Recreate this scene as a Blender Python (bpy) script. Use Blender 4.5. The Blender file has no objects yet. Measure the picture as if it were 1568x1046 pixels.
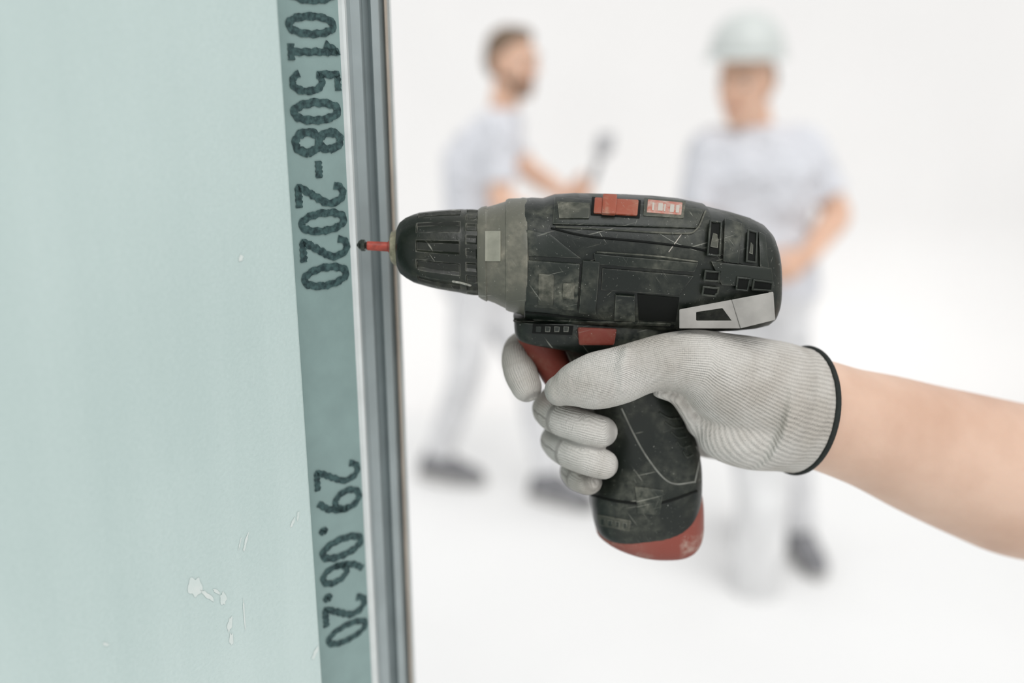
import bpy, bmesh, math, random
import numpy as np
from mathutils import Vector, Matrix
from mathutils.bvhtree import BVHTree
random.seed(4)
SC = bpy.context.scene
COL = SC.collection
# ------------------------------------------------------------------ camera
PITCH = math.radians(15.7); CZ = 1.65; F = 1524.0   # working pixel frame 1568x1046 (= 2352x1568 / 1.5)
CP = Vector((0, 0, CZ))
cd = bpy.data.cameras.new("camera"); cam = bpy.data.objects.new("camera", cd); COL.objects.link(cam)
cam.location = CP; cam.rotation_euler = (math.radians(90) - PITCH, 0, 0)
cd.lens = 35; cd.sensor_width = 36; cd.clip_start = 0.02
cd.dof.use_dof = True; cd.dof.focus_distance = 0.497; cd.dof.aperture_fstop = 2.7
SC.camera = cam
sp, cp = math.sin(PITCH), math.cos(PITCH)
def ray(px, py):
    a = (px - 784) / F; b = (523 - py) / F
    return Vector((a, cp + b * sp, -sp + b * cp))
def atY(px, py, Y):
    d = ray(px, py); return CP + d * (Y / d.y)
def sc(py, Y):           # metres per pixel at plane Y
    return (Y / ray(784, py).y) / F

# ------------------------------------------------------------------ materials
def newmat(name):
    m = bpy.data.materials.new(name); m.use_nodes = True
    nt = m.node_tree; b = nt.nodes["Principled BSDF"]
    return m, nt, b
def mat(name, col, rough=0.5, metal=0.0, var=0.1, scale=8, bump=0.0, bscale=200, bdist=0.001, col2=None, spec=0.5, sss=0):
    m, nt, b = newmat(name)
    N = nt.nodes; L = nt.links
    tc = N.new("ShaderNodeTexCoord")
    no = N.new("ShaderNodeTexNoise"); no.inputs["Scale"].default_value = scale; no.inputs["Detail"].default_value = 5
    L.new(tc.outputs["Object"], no.inputs["Vector"])
    cr = N.new("ShaderNodeValToRGB")
    cr.color_ramp.elements[0].position = 0.35; cr.color_ramp.elements[1].position = 0.65
    c2 = col2 if col2 else tuple(min(1, c * (1 + var)) for c in col)
    c1 = tuple(c * (1 - var) for c in col) if not col2 else col
    cr.color_ramp.elements[0].color = (*c1, 1); cr.color_ramp.elements[1].color = (*c2, 1)
    L.new(no.outputs["Fac"], cr.inputs["Fac"]); L.new(cr.outputs["Color"], b.inputs["Base Color"])
    b.inputs["Roughness"].default_value = rough; b.inputs["Metallic"].default_value = metal
    b.inputs["Specular IOR Level"].default_value = spec
    if sss:
        b.inputs["Subsurface Weight"].default_value = sss
        b.inputs["Subsurface Radius"].default_value = (0.01, 0.004, 0.002)
        b.inputs["Subsurface Scale"].default_value = 0.5
    if bump:
        n2 = N.new("ShaderNodeTexNoise"); n2.inputs["Scale"].default_value = bscale; n2.inputs["Detail"].default_value = 3
        L.new(tc.outputs["Object"], n2.inputs["Vector"])
        bp = N.new("ShaderNodeBump"); bp.inputs["Strength"].default_value = bump; bp.inputs["Distance"].default_value = bdist
        L.new(n2.outputs["Fac"], bp.inputs["Height"]); L.new(bp.outputs["Normal"], b.inputs["Normal"])
    return m

def worn(name, base, dust, amt=0.55, rough=0.36, scratch=0.42, sc1=38, scratchcol=(0.40, 0.40, 0.34), edge=0.6, spec=0.40):
    """dark moulded plastic with plaster dust patches, rubbed edges and pale scratches"""
    m, nt, b = newmat(name); N = nt.nodes; L = nt.links
    tc = N.new("ShaderNodeTexCoord")
    def noise(scale, detail=6, vec=None, dist=0):
        n = N.new("ShaderNodeTexNoise"); n.inputs["Scale"].default_value = scale; n.inputs["Detail"].default_value = detail
        n.inputs["Distortion"].default_value = dist
        L.new(vec if vec else tc.outputs["Object"], n.inputs["Vector"]); return n
    def ramp(src, a, bb, lo=0, hi=1):
        r = N.new("ShaderNodeMapRange"); r.inputs[1].default_value = a; r.inputs[2].default_value = bb
        r.inputs[3].default_value = lo; r.inputs[4].default_value = hi; L.new(src, r.inputs[0]); return r.outputs[0]
    def mul(a, c):
        q = N.new("ShaderNodeMath"); q.operation = 'MULTIPLY'; L.new(a, q.inputs[0])
        if isinstance(c, float) or isinstance(c, int): q.inputs[1].default_value = c
        else: L.new(c, q.inputs[1])
        return q.outputs[0]
    def mix(fac, a, col):
        q = N.new("ShaderNodeMixRGB"); q.use_clamp = True; L.new(fac, q.inputs[0])
        if isinstance(a, tuple): q.inputs[1].default_value = (*a, 1)
        else: L.new(a, q.inputs[1])
        q.inputs[2].default_value = (*col, 1); return q.outputs[0]
    d1 = ramp(noise(sc1, 8, dist=0.6).outputs["Fac"], 0.47, 0.76)
    d2 = ramp(noise(300, 6).outputs["Fac"], 0.32, 0.72)
    last = mix(mul(mul(d1, d2), amt), base, dust)
    film = ramp(noise(16, 4).outputs["Fac"], 0.42, 0.70, 0, 0.12 * amt)
    last = mix(film, last, dust)
    for rot, scl, th in (((0, 0.25, 0), (18, 150, 900), .67), ((0, -0.95, 0), (26, 150, 760), .69), ((0, 1.2, 0), (30, 150, 900), .705)):
        mp = N.new("ShaderNodeMapping"); mp.inputs["Rotation"].default_value = rot
        mp2 = N.new("ShaderNodeMapping"); mp2.inputs["Scale"].default_value = scl
        L.new(tc.outputs["Object"], mp.inputs["Vector"]); L.new(mp.outputs[0], mp2.inputs["Vector"])
        s = ramp(noise(1.0, 2, mp2.outputs[0]).outputs["Fac"], th, th + .06)
        msk = ramp(noise(50, 2).outputs["Fac"], 0.50, 0.62)
        last = mix(mul(mul(s, msk), scratch), last, scratchcol)
    bv = N.new("ShaderNodeBevel"); bv.samples = 4; bv.inputs["Radius"].default_value = 0.0008
    ge = N.new("ShaderNodeNewGeometry")
    dt = N.new("ShaderNodeVectorMath"); dt.operation = 'DOT_PRODUCT'
    L.new(bv.outputs[0], dt.inputs[0]); L.new(ge.outputs["Normal"], dt.inputs[1])
    e = ramp(dt.outputs["Value"], 0.97, 0.75)
    last = mix(mul(mul(e, ramp(noise(150, 4).outputs["Fac"], 0.42, 0.6)), edge), last, scratchcol)
    sk = ramp(noise(1100, 2).outputs["Fac"], 0.72, 0.76, 0, 0.6)
    last = mix(sk, last, (0.5, 0.5, 0.45))
    L.new(last, b.inputs["Base Color"])
    L.new(ramp(d1, 0, 1, rough, min(1, rough + 0.35)), b.inputs["Roughness"])
    b.inputs["Specular IOR Level"].default_value = spec
    bp = N.new("ShaderNodeBump"); bp.inputs["Strength"].default_value = 0.3; bp.inputs["Distance"].default_value = 0.0004
    L.new(noise(450, 4).outputs["Fac"], bp.inputs["Height"]); L.new(bp.outputs[0], b.inputs["Normal"])
    return m

DUST = (0.16, 0.165, 0.128)
M_body = worn("drill_body_plastic", (0.004, 0.0075, 0.005), DUST, 0.68)
M_panel = worn("drill_panel_plastic", (0.006, 0.0105, 0.007), (0.18, 0.18, 0.14), 0.68)
M_gear = worn("gear_case_dusty", (0.009, 0.014, 0.010), (0.22, 0.22, 0.175), 1.0, 0.45)
M_chuck = worn("chuck_plastic", (0.005, 0.008, 0.005), (0.12, 0.12, 0.08), 0.5, 0.28, 0.9)
M_collar = worn("collar_worn_grey", (0.105, 0.105, 0.083), (0.29, 0.27, 0.21), 0.9, 0.40, 0.5, 60)
M_dark = mat("recess_black", (0.003, 0.004, 0.003), 0.7, spec=0.2)
M_red = worn("red_plastic", (0.28, 0.060, 0.029), (0.36, 0.24, 0.17), 1.1, 0.5, 0.4, 90)
M_trig = worn("trigger_red", (0.16, 0.026, 0.015), (0.20, 0.10, 0.07), 0.8, 0.55, 0.3, 80)
M_base = worn("red_base_worn", (0.22, 0.050, 0.034), (0.40, 0.30, 0.25), 1.6, 0.5, 0.5, 60)
M_hook = mat("hook_steel", (0.37, 0.355, 0.33), 0.5, 0.3, 0.16, 60, 0.3, 500, 0.0003)
M_tab = worn("dusty_grey_plastic", (0.036, 0.040, 0.030), (0.26, 0.25, 0.20), 1.2, 0.6)
M_label = mat("label_print", (0.40, 0.13, 0.09), 0.5, 0, 0, 350, col2=(0.44, 0.31, 0.26))
M_labw = mat("label_glyph_white", (0.46, 0.42, 0.37), 0.6)
M_line = mat("grey_trim_line", (0.20, 0.205, 0.18), 0.6, 0, 0.3, 90)
M_brass = mat("jaw_metal", (0.42, 0.38, 0.27), 0.35, 0.6, 0.3, 200)
M_steel = mat("bit_steel", (0.05, 0.06, 0.05), 0.3, 0.8, 0.4, 300)
M_bitred = mat("bit_sleeve_red", (0.34, 0.05, 0.03), 0.4, 0, 0.3, 300)
M_resid = mat("plaster_residue", (0.30, 0.30, 0.26), 0.9, 0, 0.4, 600)

def skinmat(name, c1, c2):
    return mat(name, c1, 0.5, 0, 0, 16, 0.35, 240, 0.0008, col2=c2, spec=0.35, sss=0.12)
M_skin = skinmat("forearm_skin", (0.57, 0.365, 0.265), (0.70, 0.49, 0.375))
M_skin2 = skinmat("face_skin", (0.66, 0.41, 0.29), (0.74, 0.49, 0.365))
M_hair = mat("hair_brown", (0.17, 0.115, 0.075), 0.7, 0, 0.3, 40)
M_beard = mat("beard_brown", (0.27, 0.165, 0.11), 0.8, 0, 0.3, 60)
M_shirt = mat("white_cotton", (0.69, 0.70, 0.74), 0.85, 0, 0.04, 6, 1.0, 10, 0.09)
M_trous = mat("white_workwear", (0.70, 0.70, 0.71), 0.85, 0, 0.04, 6, 0.9, 9, 0.09)
M_shoe = mat("grey_shoe", (0.19, 0.19, 0.20), 0.7, 0, 0.3, 20)
M_sole = mat("shoe_sole", (0.45, 0.44, 0.42), 0.7)
M_helm = mat("helmet_white", (0.57, 0.60, 0.58), 0.3, 0, 0.03, 5)
M_eye = mat("eye_white", (0.6, 0.6, 0.6), 0.3); M_iris = mat("iris_dark", (0.03, 0.02, 0.015), 0.3)
M_lip = mat("lip", (0.45, 0.20, 0.15), 0.5)
M_black = mat("black_elastic", (0.008, 0.012, 0.010), 0.8, 0, 0.3, 300, 0.4, 900, 0.0005)

# knitted glove : ribs driven by the surface attribute 'rib' (metres around the finger)
M_glove, nt, b = newmat("knit_glove"); N = nt.nodes; L = nt.links
at = N.new("ShaderNodeAttribute"); at.attribute_name = "rib"
at2 = N.new("ShaderNodeAttribute"); at2.attribute_name = "run"
def sinN(src, period):
    m = N.new("ShaderNodeMath"); m.operation = 'MULTIPLY'; L.new(src, m.inputs[0]); m.inputs[1].default_value = 2 * math.pi / period
    s = N.new("ShaderNodeMath"); s.operation = 'SINE'; L.new(m.outputs[0], s.inputs[0]); return s.outputs[0]
s1 = sinN(at.outputs["Fac"], 0.00145); s2 = sinN(at2.outputs["Fac"], 0.0010)
ad = N.new("ShaderNodeMath"); ad.operation = 'MULTIPLY_ADD'; L.new(s2, ad.inputs[0]); ad.inputs[1].default_value = 0.4; L.new(s1, ad.inputs[2])
tcg = N.new("ShaderNodeTexCoord")
nf = N.new("ShaderNodeTexNoise"); nf.inputs["Scale"].default_value = 900; nf.inputs["Detail"].default_value = 4
L.new(tcg.outputs["Object"], nf.inputs["Vector"])
ad2 = N.new("ShaderNodeMath"); ad2.operation = 'MULTIPLY_ADD'; L.new(nf.outputs["Fac"], ad2.inputs[0]); ad2.inputs[1].default_value = 4.0; L.new(ad.outputs[0], ad2.inputs[2])
bp = N.new("ShaderNodeBump"); bp.inputs["Strength"].default_value = 0.7; bp.inputs["Distance"].default_value = 0.00026
L.new(ad2.outputs[0], bp.inputs["Height"])
nl = N.new("ShaderNodeTexNoise"); nl.inputs["Scale"].default_value = 55; nl.inputs["Detail"].default_value = 3
L.new(tcg.outputs["Object"], nl.inputs["Vector"])
bp2 = N.new("ShaderNodeBump"); bp2.inputs["Strength"].default_value = 0.8; bp2.inputs["Distance"].default_value = 0.004
L.new(nl.outputs["Fac"], bp2.inputs["Height"]); L.new(bp.outputs[0], bp2.inputs["Normal"]); L.new(bp2.outputs[0], b.inputs["Normal"])
mr = N.new("ShaderNodeMapRange"); L.new(s1, mr.inputs[0]); mr.inputs[1].default_value = -1; mr.inputs[2].default_value = 0.4
mr.inputs[3].default_value = 0.82; mr.inputs[4].default_value = 1.0
ng = N.new("ShaderNodeTexNoise"); ng.inputs["Scale"].default_value = 28; ng.inputs["Detail"].default_value = 7
L.new(tcg.outputs["Object"], ng.inputs["Vector"])
crg = N.new("ShaderNodeValToRGB"); crg.color_ramp.elements[0].position = 0.35; crg.color_ramp.elements[1].position = 0.62
crg.color_ramp.elements[0].color = (0.47, 0.44, 0.395, 1); crg.color_ramp.elements[1].color = (0.63, 0.61, 0.57, 1)
L.new(ng.outputs["Fac"], crg.inputs["Fac"])
mg = N.new("ShaderNodeMixRGB"); mg.blend_type = 'MULTIPLY'; mg.inputs[0].default_value = 1
L.new(crg.outputs[0], mg.inputs[1]); L.new(mr.outputs[0], mg.inputs[2]); L.new(mg.outputs[0], b.inputs["Base Color"])
b.inputs["Roughness"].default_value = 0.95; b.inputs["Specular IOR Level"].default_value = 0.1

# drywall (moisture resistant board), paper fibre texture with faint vertical streaks
M_board, nt, b = newmat("gypsum_board_paper"); N = nt.nodes; L = nt.links
tcb = N.new("ShaderNodeTexCoord"); mpb = N.new("ShaderNodeMapping"); mpb.inputs["Scale"].default_value = (70, 70, 2.0)
L.new(tcb.outputs["Object"], mpb.inputs["Vector"])
nb1 = N.new("ShaderNodeTexNoise"); nb1.inputs["Scale"].default_value = 1; nb1.inputs["Detail"].default_value = 4; L.new(mpb.outputs[0], nb1.inputs["Vector"])
nb2 = N.new("ShaderNodeTexNoise"); nb2.inputs["Scale"].default_value = 4; nb2.inputs["Detail"].default_value = 5; L.new(tcb.outputs["Object"], nb2.inputs["Vector"])
nb3 = N.new("ShaderNodeTexNoise"); nb3.inputs["Scale"].default_value = 600; nb3.inputs["Detail"].default_value = 3; L.new(tcb.outputs["Object"], nb3.inputs["Vector"])
c1 = N.new("ShaderNodeMath"); c1.operation = 'MULTIPLY_ADD'; L.new(nb1.outputs["Fac"], c1.inputs[0]); c1.inputs[1].default_value = 0.3; L.new(nb2.outputs["Fac"], c1.inputs[2])
c2 = N.new("ShaderNodeMath"); c2.operation = 'MULTIPLY_ADD'; L.new(nb3.outputs["Fac"], c2.inputs[0]); c2.inputs[1].default_value = 0.4; L.new(c1.outputs[0], c2.inputs[2])
crb = N.new("ShaderNodeValToRGB"); crb.color_ramp.elements[0].position = 0.6; crb.color_ramp.elements[1].position = 1.0
crb.color_ramp.elements[0].color = (0.450, 0.550, 0.530, 1); crb.color_ramp.elements[1].color = (0.520, 0.618, 0.598, 1)
L.new(c2.outputs[0], crb.inputs["Fac"]); L.new(crb.outputs[0], b.inputs["Base Color"])
bb = N.new("ShaderNodeBump"); bb.inputs["Strength"].default_value = 0.4; bb.inputs["Distance"].default_value = 0.0004
L.new(nb3.outputs["Fac"], bb.inputs["Height"]); L.new(bb.outputs[0], b.inputs["Normal"])
b.inputs["Roughness"].default_value = 0.75; b.inputs["Specular IOR Level"].default_value = 0.25

M_stud = mat("galvanised_steel", (0.235, 0.330, 0.318), 0.5, 0.15, 0.05, 60, 0.25, 350, 0.0004)  # green reflection of the neighbouring board is put into the steel colour
M_studl = mat("galvanised_lit", (0.66, 0.69, 0.68), 0.35, 0.4, 0.05, 60)  # lighter copy of the stud steel; highlight on the bends put into colour
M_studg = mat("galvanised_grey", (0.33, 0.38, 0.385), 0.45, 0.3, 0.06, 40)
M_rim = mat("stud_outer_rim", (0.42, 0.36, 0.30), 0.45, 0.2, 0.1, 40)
M_ink = mat("stencil_ink", (0.006, 0.024, 0.027), 0.7, 0, 0, 420, col2=(0.045, 0.095, 0.094))
M_smear = mat("plaster_smear", (0.57, 0.645, 0.62), 0.9, 0, 0, 90, col2=(0.64, 0.685, 0.66))
M_wall = mat("wall_plaster", (0.82, 0.81, 0.80), 0.9, 0, 0.012, 1.5)
M_floor = mat("floor_screed", (0.80, 0.80, 0.795), 0.8, 0, 0.015, 1.2)
M_paper = mat("white_paper", (0.72, 0.72, 0.72), 0.8)

# ------------------------------------------------------------------ mesh helpers
def link(name, me, m=None, parent=None, smooth=True):
    o = bpy.data.objects.new(name, me); COL.objects.link(o)
    if m: me.materials.append(m)
    if smooth:
        for p in me.polygons: p.use_smooth = True
    if parent: o.parent = parent
    return o
def empty(name, loc=(0, 0, 0)):
    e = bpy.data.objects.new(name, None); COL.objects.link(e); e.empty_display_size = 0.05
    return e
def superp(th, n):
    c, s = math.cos(th), math.sin(th)
    return (abs(c) ** (2 / n) * (1 if c >= 0 else -1), abs(s) ** (2 / n) * (1 if s >= 0 else -1))
def loft(bm, secs, seg=32, caps=True, mod=None):
    """secs: (center, avec, bvec, exponent)"""
    rings = []
    for k, s in enumerate(secs):
        c, a, bv = s[0], s[1], s[2]; n = s[3] if len(s) > 3 else 2
        r = []
        for i in range(seg):
            th = 2 * math.pi * i / seg; u, v = superp(th, n)
            f = mod(k, th) if mod else 1
            r.append(bm.verts.new(c + a * u * f + bv * v * f))
        rings.append(r)
    for r0, r1 in zip(rings, rings[1:]):
        for i in range(seg):
            j = (i + 1) % seg
            bm.faces.new((r0[i], r0[j], r1[j], r1[i]))
    if caps:
        bm.faces.new(rings[0][::-1]); bm.faces.new(rings[-1])
def fin(bm, name, m, parent=None, smooth=True, bev=0, sub=0, recalc=True, auto=None):
    if recalc: bmesh.ops.recalc_face_normals(bm, faces=bm.faces)
    me = bpy.data.meshes.new(name); bm.to_mesh(me); bm.free()
    o = link(name, me, m, parent, smooth)
    if bev:
        md = o.modifiers.new("bevel", 'BEVEL'); md.width = bev; md.segments = 2; md.limit_method = 'ANGLE'; md.angle_limit = math.radians(40)
    if auto and smooth:
        md = o.modifiers.new("es", 'EDGE_SPLIT'); md.split_angle = math.radians(auto)
    return o
def crom(P, n):
    """catmull-rom resample of list of numpy rows"""
    P = [np.array(p, float) for p in P]
    P = [2 * P[0] - P[1]] + P + [2 * P[-1] - P[-2]]
    out = []
    for i in range(1, len(P) - 2):
        for k in range(n):
            t = k / n
            out.append(0.5 * ((2 * P[i]) + (-P[i-1] + P[i+1]) * t + (2*P[i-1] - 5*P[i] + 4*P[i+1] - P[i+2]) * t*t + (-P[i-1] + 3*P[i] - 3*P[i+1] + P[i+2]) * t**3))
    out.append(P[-2]); return out
def tube(bm, pts, hint=Vector((0, 1, 0)), n=6, seg=20, cap0=True, cap1=True, ex=2.0):
    """pts: (Vector, ra, rb); rb along hint, ra perpendicular. rounded ends"""
    rows = crom([(*p[0], p[1], p[2]) for p in pts], n)
    C = [Vector(r[:3]) for r in rows]; ra = [max(r[3], 1e-4) for r in rows]; rb = [max(r[4], 1e-4) for r in rows]
    secs = []
    def frame(i):
        T = (C[min(i+1, len(C)-1)] - C[max(i-1, 0)]).normalized()
        bv = hint - T * hint.dot(T)
        if bv.length < 0.15:
            alt = Vector((0, 0, 1)) if abs(T.z) < 0.9 else Vector((1, 0, 0))
            bv = alt - T * alt.dot(T)
        bv.normalize(); return T, T.cross(bv), bv
    T, a, bv = frame(0)
    if cap0:
        h = min(ra[0], rb[0])
        for k in range(5):
            ph = math.radians(10 + 16 * k); secs.append((C[0] - T * h * math.cos(ph), a * ra[0] * math.sin(ph), bv * rb[0] * math.sin(ph), ex))
    for i in range(len(C)):
        T, a, bv = frame(i); secs.append((C[i], a * ra[i], bv * rb[i], ex))
    if cap1:
        h = min(ra[-1], rb[-1])
        for k in range(5):
            ph = math.radians(80 - 17 * k); secs.append((C[-1] + T * h * math.cos(ph), a * ra[-1] * math.sin(ph), bv * rb[-1] * math.sin(ph), ex))
    loft(bm, secs, seg)
def ellipsoid(bm, c, ax, ay, az, seg=20, rings=12):
    secs = []
    for k in range(rings):
        ph = math.pi * (k + 0.35) / (rings - 0.3)
        secs.append((c - az * math.cos(ph), ax * math.sin(ph), ay * math.sin(ph), 2))
    loft(bm, secs, seg)
def remesh(bm, voxel, smooth=6, name="m"):
    bmesh.ops.recalc_face_normals(bm, faces=bm.faces)
    me = bpy.data.meshes.new("tmp"); bm.to_mesh(me); bm.free()
    o = bpy.data.objects.new("tmp", me); COL.objects.link(o)
    md = o.modifiers.new("r", 'REMESH'); md.mode = 'VOXEL'; md.voxel_size = voxel; md.use_smooth_shade = True
    md = o.modifiers.new("s", 'SMOOTH'); md.factor = 0.5; md.iterations = smooth
    dg = bpy.context.evaluated_depsgraph_get(); dg.update()
    me2 = bpy.data.meshes.new_from_object(o.evaluated_get(dg))
    bpy.data.objects.remove(o); me2.name = name
    return me2
def box(bm, lo, hi):
    vs = [bm.verts.new((x, y, z)) for x in (lo[0], hi[0]) for y in (lo[1], hi[1]) for z in (lo[2], hi[2])]
    for f in ((0,1,3,2),(4,6,7,5),(0,4,5,1),(2,3,7,6),(0,2,6,4),(1,5,7,3)): bm.faces.new([vs[i] for i in f])

# ------------------------------------------------------------------ room shell
bm = bmesh.new(); box(bm, (-5, -2.5, -0.1), (6, 5.6, 0)); fin(bm, "floor", M_floor, smooth=False)
bm = bmesh.new()
prof = [(4.55, 0.0008)] + [(4.55 + .85 * math.sin(math.radians(a)), 0.85 - .85 * math.cos(math.radians(a)) + .0008) for a in range(6, 91, 6)] + [(5.4, 2.8), (5.6, 2.8), (5.6, 0.0008)]
A = [bm.verts.new((-5, y, z)) for y, z in prof]; B_ = [bm.verts.new((6, y, z)) for y, z in prof]
n = len(prof)
for i in range(n):
    j = (i + 1) % n; bm.faces.new((A[i], A[j], B_[j], B_[i]))
bm.faces.new(A); bm.faces.new(B_[::-1])
fin(bm, "wall_back", M_wall, smooth=True, auto=30)
bm = bmesh.new(); box(bm, (4.2, -2.5, 0.001), (4.4, 4.54, 2.8)); fin(bm, "wall_right", M_wall, smooth=False)

# ------------------------------------------------------------------ partition : board + steel stud
def ratio(px): return (px - 784) / F / cp
T2 = Vector((1, 1, 0)).normalized(); NN = Vector((1, -1, 0)).normalized(); ZV = Vector((0, 0, 1))
BY = 0.475
BE = Vector((ratio(460) * BY, BY, 0))
P0 = BE - NN * 0.0135
def solve_s(px, base):
    r = ratio(px)
    return (r * base.y - base.x) / (T2.x - r * T2.y)
ZT = 2.7
LEAN = math.radians(0.32)
def lean(o):      # the stud stands very slightly out of plumb
    piv = Vector((BE.x, BE.y, 1.505))
    o.matrix_world = Matrix.Translation(piv) @ Matrix.Rotation(-LEAN, 4, 'Y') @ Matrix.Translation(-piv)
bm = bmesh.new()
c = [BE, BE - T2 * 1.2, BE - T2 * 1.2 - NN * 0.0125, BE - NN * 0.0125]
vb = [bm.verts.new(v + ZV * 0.012) for v in c]; vt = [bm.verts.new(v + ZV * ZT) for v in c]
for i in range(4):
    j = (i + 1) % 4; bm.faces.new((vb[i], vb[j], vt[j], vt[i]))
bm.faces.new(vb[::-1]); bm.faces.new(vt)
board = fin(bm, "drywall_panel", M_board, smooth=False, bev=0.0012)
def board_pt(px, py, off=0.0003):
    d = ray(px, py); o = BE + NN * off
    t = (o - CP).dot(NN) / d.dot(NN); return CP + d * t
bm = bmesh.new()
def blob(cx, cy, rx, ry, ang=0, n=26):
    vs = []; p1, p2 = random.uniform(0, 6), random.uniform(0, 6)
    for i in range(n):
        th = 2 * math.pi * i / n; r = 1 + .25 * math.sin(2 * th + p1) + .15 * math.sin(5 * th + p2) + random.uniform(-.06, .06)
        x = rx * r * math.cos(th); y = ry * r * math.sin(th)
        vs.append(bm.verts.new(board_pt(cx + x * math.cos(ang) - y * math.sin(ang), cy + x * math.sin(ang) + y * math.cos(ang))))
    bm.faces.new(vs)
for a in ((297, 898, 9, 17, 0.1), (316, 911, 12, 3.5, 0.8), (340, 916, 4.5, 10, -0.2), (350, 955, 3, 13, 0.1), (352, 978, 2.5, 11, 0), (330, 905, 7, 2, 0.5),
          (375, 830, 2, 13, 0.3), (447, 800, 2, 7, 0.3), (455, 790, 2, 6, 0.2), (370, 395, 4, 4, 0), (372, 940, 1, 28, -0.05), (480, 1000, 3, 9, 0.5), (160, 985, 4, 3, 0), (366, 832, 1, 9, 0.2)):
    blob(*a)
fin(bm, "plaster_smears", M_smear, board, smooth=False)

stud = empty("metal_stud")
s_end = solve_s(547, P0); FE = P0 + T2 * s_end; YL = FE.y
def XY(px, Y): return Vector((ratio(px) * Y, Y, 0))
def strip(name, pts, m, z0=0.0, z1=ZT, th=0.0008, parent=stud, smooth=False):
    bm = bmesh.new()
    b0 = [bm.verts.new(p + ZV * z0) for p in pts]; t0 = [bm.verts.new(p + ZV * z1) for p in pts]
    for i in range(len(pts) - 1): bm.faces.new((b0[i], b0[i+1], t0[i+1], t0[i]))
    o = fin(bm, name, m, parent, smooth, recalc=False)
    md = o.modifiers.new("sol", 'SOLIDIFY'); md.thickness = th; md.offset = -1
    return o
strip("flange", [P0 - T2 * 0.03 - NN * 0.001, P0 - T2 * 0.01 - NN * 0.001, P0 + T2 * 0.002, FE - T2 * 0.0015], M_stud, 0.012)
strip("bent_edge", [FE - T2 * 0.0015, FE + NN * 0.0014 - T2*0.0003, XY(550.5, YL) + NN * 0.0012, XY(553, YL + 0.003), XY(555, YL + 0.007)], M_studl, 0.012)  # bright line along the bend is painted by the lighter steel
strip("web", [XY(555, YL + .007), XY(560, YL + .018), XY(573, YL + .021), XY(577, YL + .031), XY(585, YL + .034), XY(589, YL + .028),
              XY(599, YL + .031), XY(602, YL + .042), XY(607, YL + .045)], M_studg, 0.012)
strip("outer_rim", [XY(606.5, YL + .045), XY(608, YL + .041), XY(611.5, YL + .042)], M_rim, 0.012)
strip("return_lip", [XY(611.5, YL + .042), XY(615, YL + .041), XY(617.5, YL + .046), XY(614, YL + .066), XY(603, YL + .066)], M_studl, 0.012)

# printed digits -- stroke skeletons in a unit cell (x right, y up)
def arc(cx, cy, rx, ry, a0, a1, n=14):
    return [(cx + rx * math.cos(math.radians(a0 + (a1 - a0) * i / n)), cy + ry * math.sin(math.radians(a0 + (a1 - a0) * i / n))) for i in range(n + 1)]
G = {
 '0': [arc(.5, .5, .36, .48, 0, 360, 26)],
 '1': [[(.15, .72), (.5, 1), (.5, 0)], [(.15, 0), (.85, 0)]],
 '2': [arc(.5, .72, .36, .27, 165, -35, 12) + [(.12, .05), (.12, 0), (.9, 0)]],
 '5': [[(.85, .98), (.2, .98), (.16, .56)] + arc(.46, .32, .38, .32, 110, -150, 14)],
 '6': [[(.75, 1), (.4, .8), (.17, .5)] + arc(.5, .3, .36, .3, 180, 540, 20)],
 '8': [arc(.5, .75, .3, .24, 0, 360, 20), arc(.5, .26, .37, .26, 0, 360, 20)],
 '9': [[(.25, 0), (.6, .2), (.83, .5)] + arc(.5, .7, .36, .3, 0, 360, 20)],
 '.': [arc(.5, .07, .07, .05, 0, 360, 8)],
 '-': [[(.1, .45), (.9, .45)]],
}
sA = solve_s(472, P0); sB = solve_s(538, P0)
def face_pt(s, z, o=0.0005): return P0 + T2 * s + ZV * z + NN * o
def zface(py):
    Y = (P0 + T2 * (sA + sB) / 2).y; d = ray(500, py); return CZ + Y * d.z / d.y
gi = 0
def glyph(bm, ch, y0, y1, w):
    global gi; gi += 1
    z0, z1 = zface(y0), zface(y1); ph = random.uniform(0, 6)
    js = random.uniform(-.0006, .0006); jw = random.uniform(.92, 1.12)
    for si, st in enumerate(G[ch]):
        P = []
        for p, q in zip(st, st[1:]):
            n = max(1, int(math.hypot(p[0]-q[0], p[1]-q[1]) / 0.03))
            for k in range(n): P.append((p[0] + (q[0]-p[0]) * k / n, p[1] + (q[1]-p[1]) * k / n))
        P.append(st[-1])
        W = [(sA + js + (sB - sA) * y, z0 + (z1 - z0) * x) for x, y in P]
        prev = None; off = 0.0005 + 0.00002 * (si + gi % 2)
        for i, (s, z) in enumerate(W):
            a = W[max(i-1, 0)]; c = W[min(i+1, len(W)-1)]
            d = Vector((c[0]-a[0], c[1]-a[1])); d.normalize(); n = Vector((-d.y, d.x))
            r1 = w * jw * (1 + 0.15 * math.sin(i * .95 + ph) + random.uniform(-.10, .10)); r2 = w * jw * (1 + 0.15 * math.cos(i * .85) + random.uniform(-.10, .10))
            cur = (bm.verts.new(face_pt(s + n.x * r1, z + n.y * r1, off)), bm.verts.new(face_pt(s - n.x * r2, z - n.y * r2, off)))
            if prev: bm.faces.new((prev[0], cur[0], cur[1], prev[1]))
            prev = cur
bm = bmesh.new()
yy = {'a': [('0', -32, 6), ('0', 20, 58), ('1', 62, 98), ('5', 108, 146), ('0', 152, 190), ('8', 196, 238), ('-', 243, 276), ('2', 280, 318), ('0', 321, 359), ('2', 363, 400), ('0', 404, 442)],
      'b': [('2', 710, 744), ('9', 750, 787), ('.', 790, 815), ('0', 820, 855), ('6', 858, 890), ('.', 892, 915), ('2', 917, 949), ('0', 952, 984)]}
for k in yy:
    for ch, a, c_ in yy[k]: glyph(bm, ch, a, c_, 0.00185)
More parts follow.
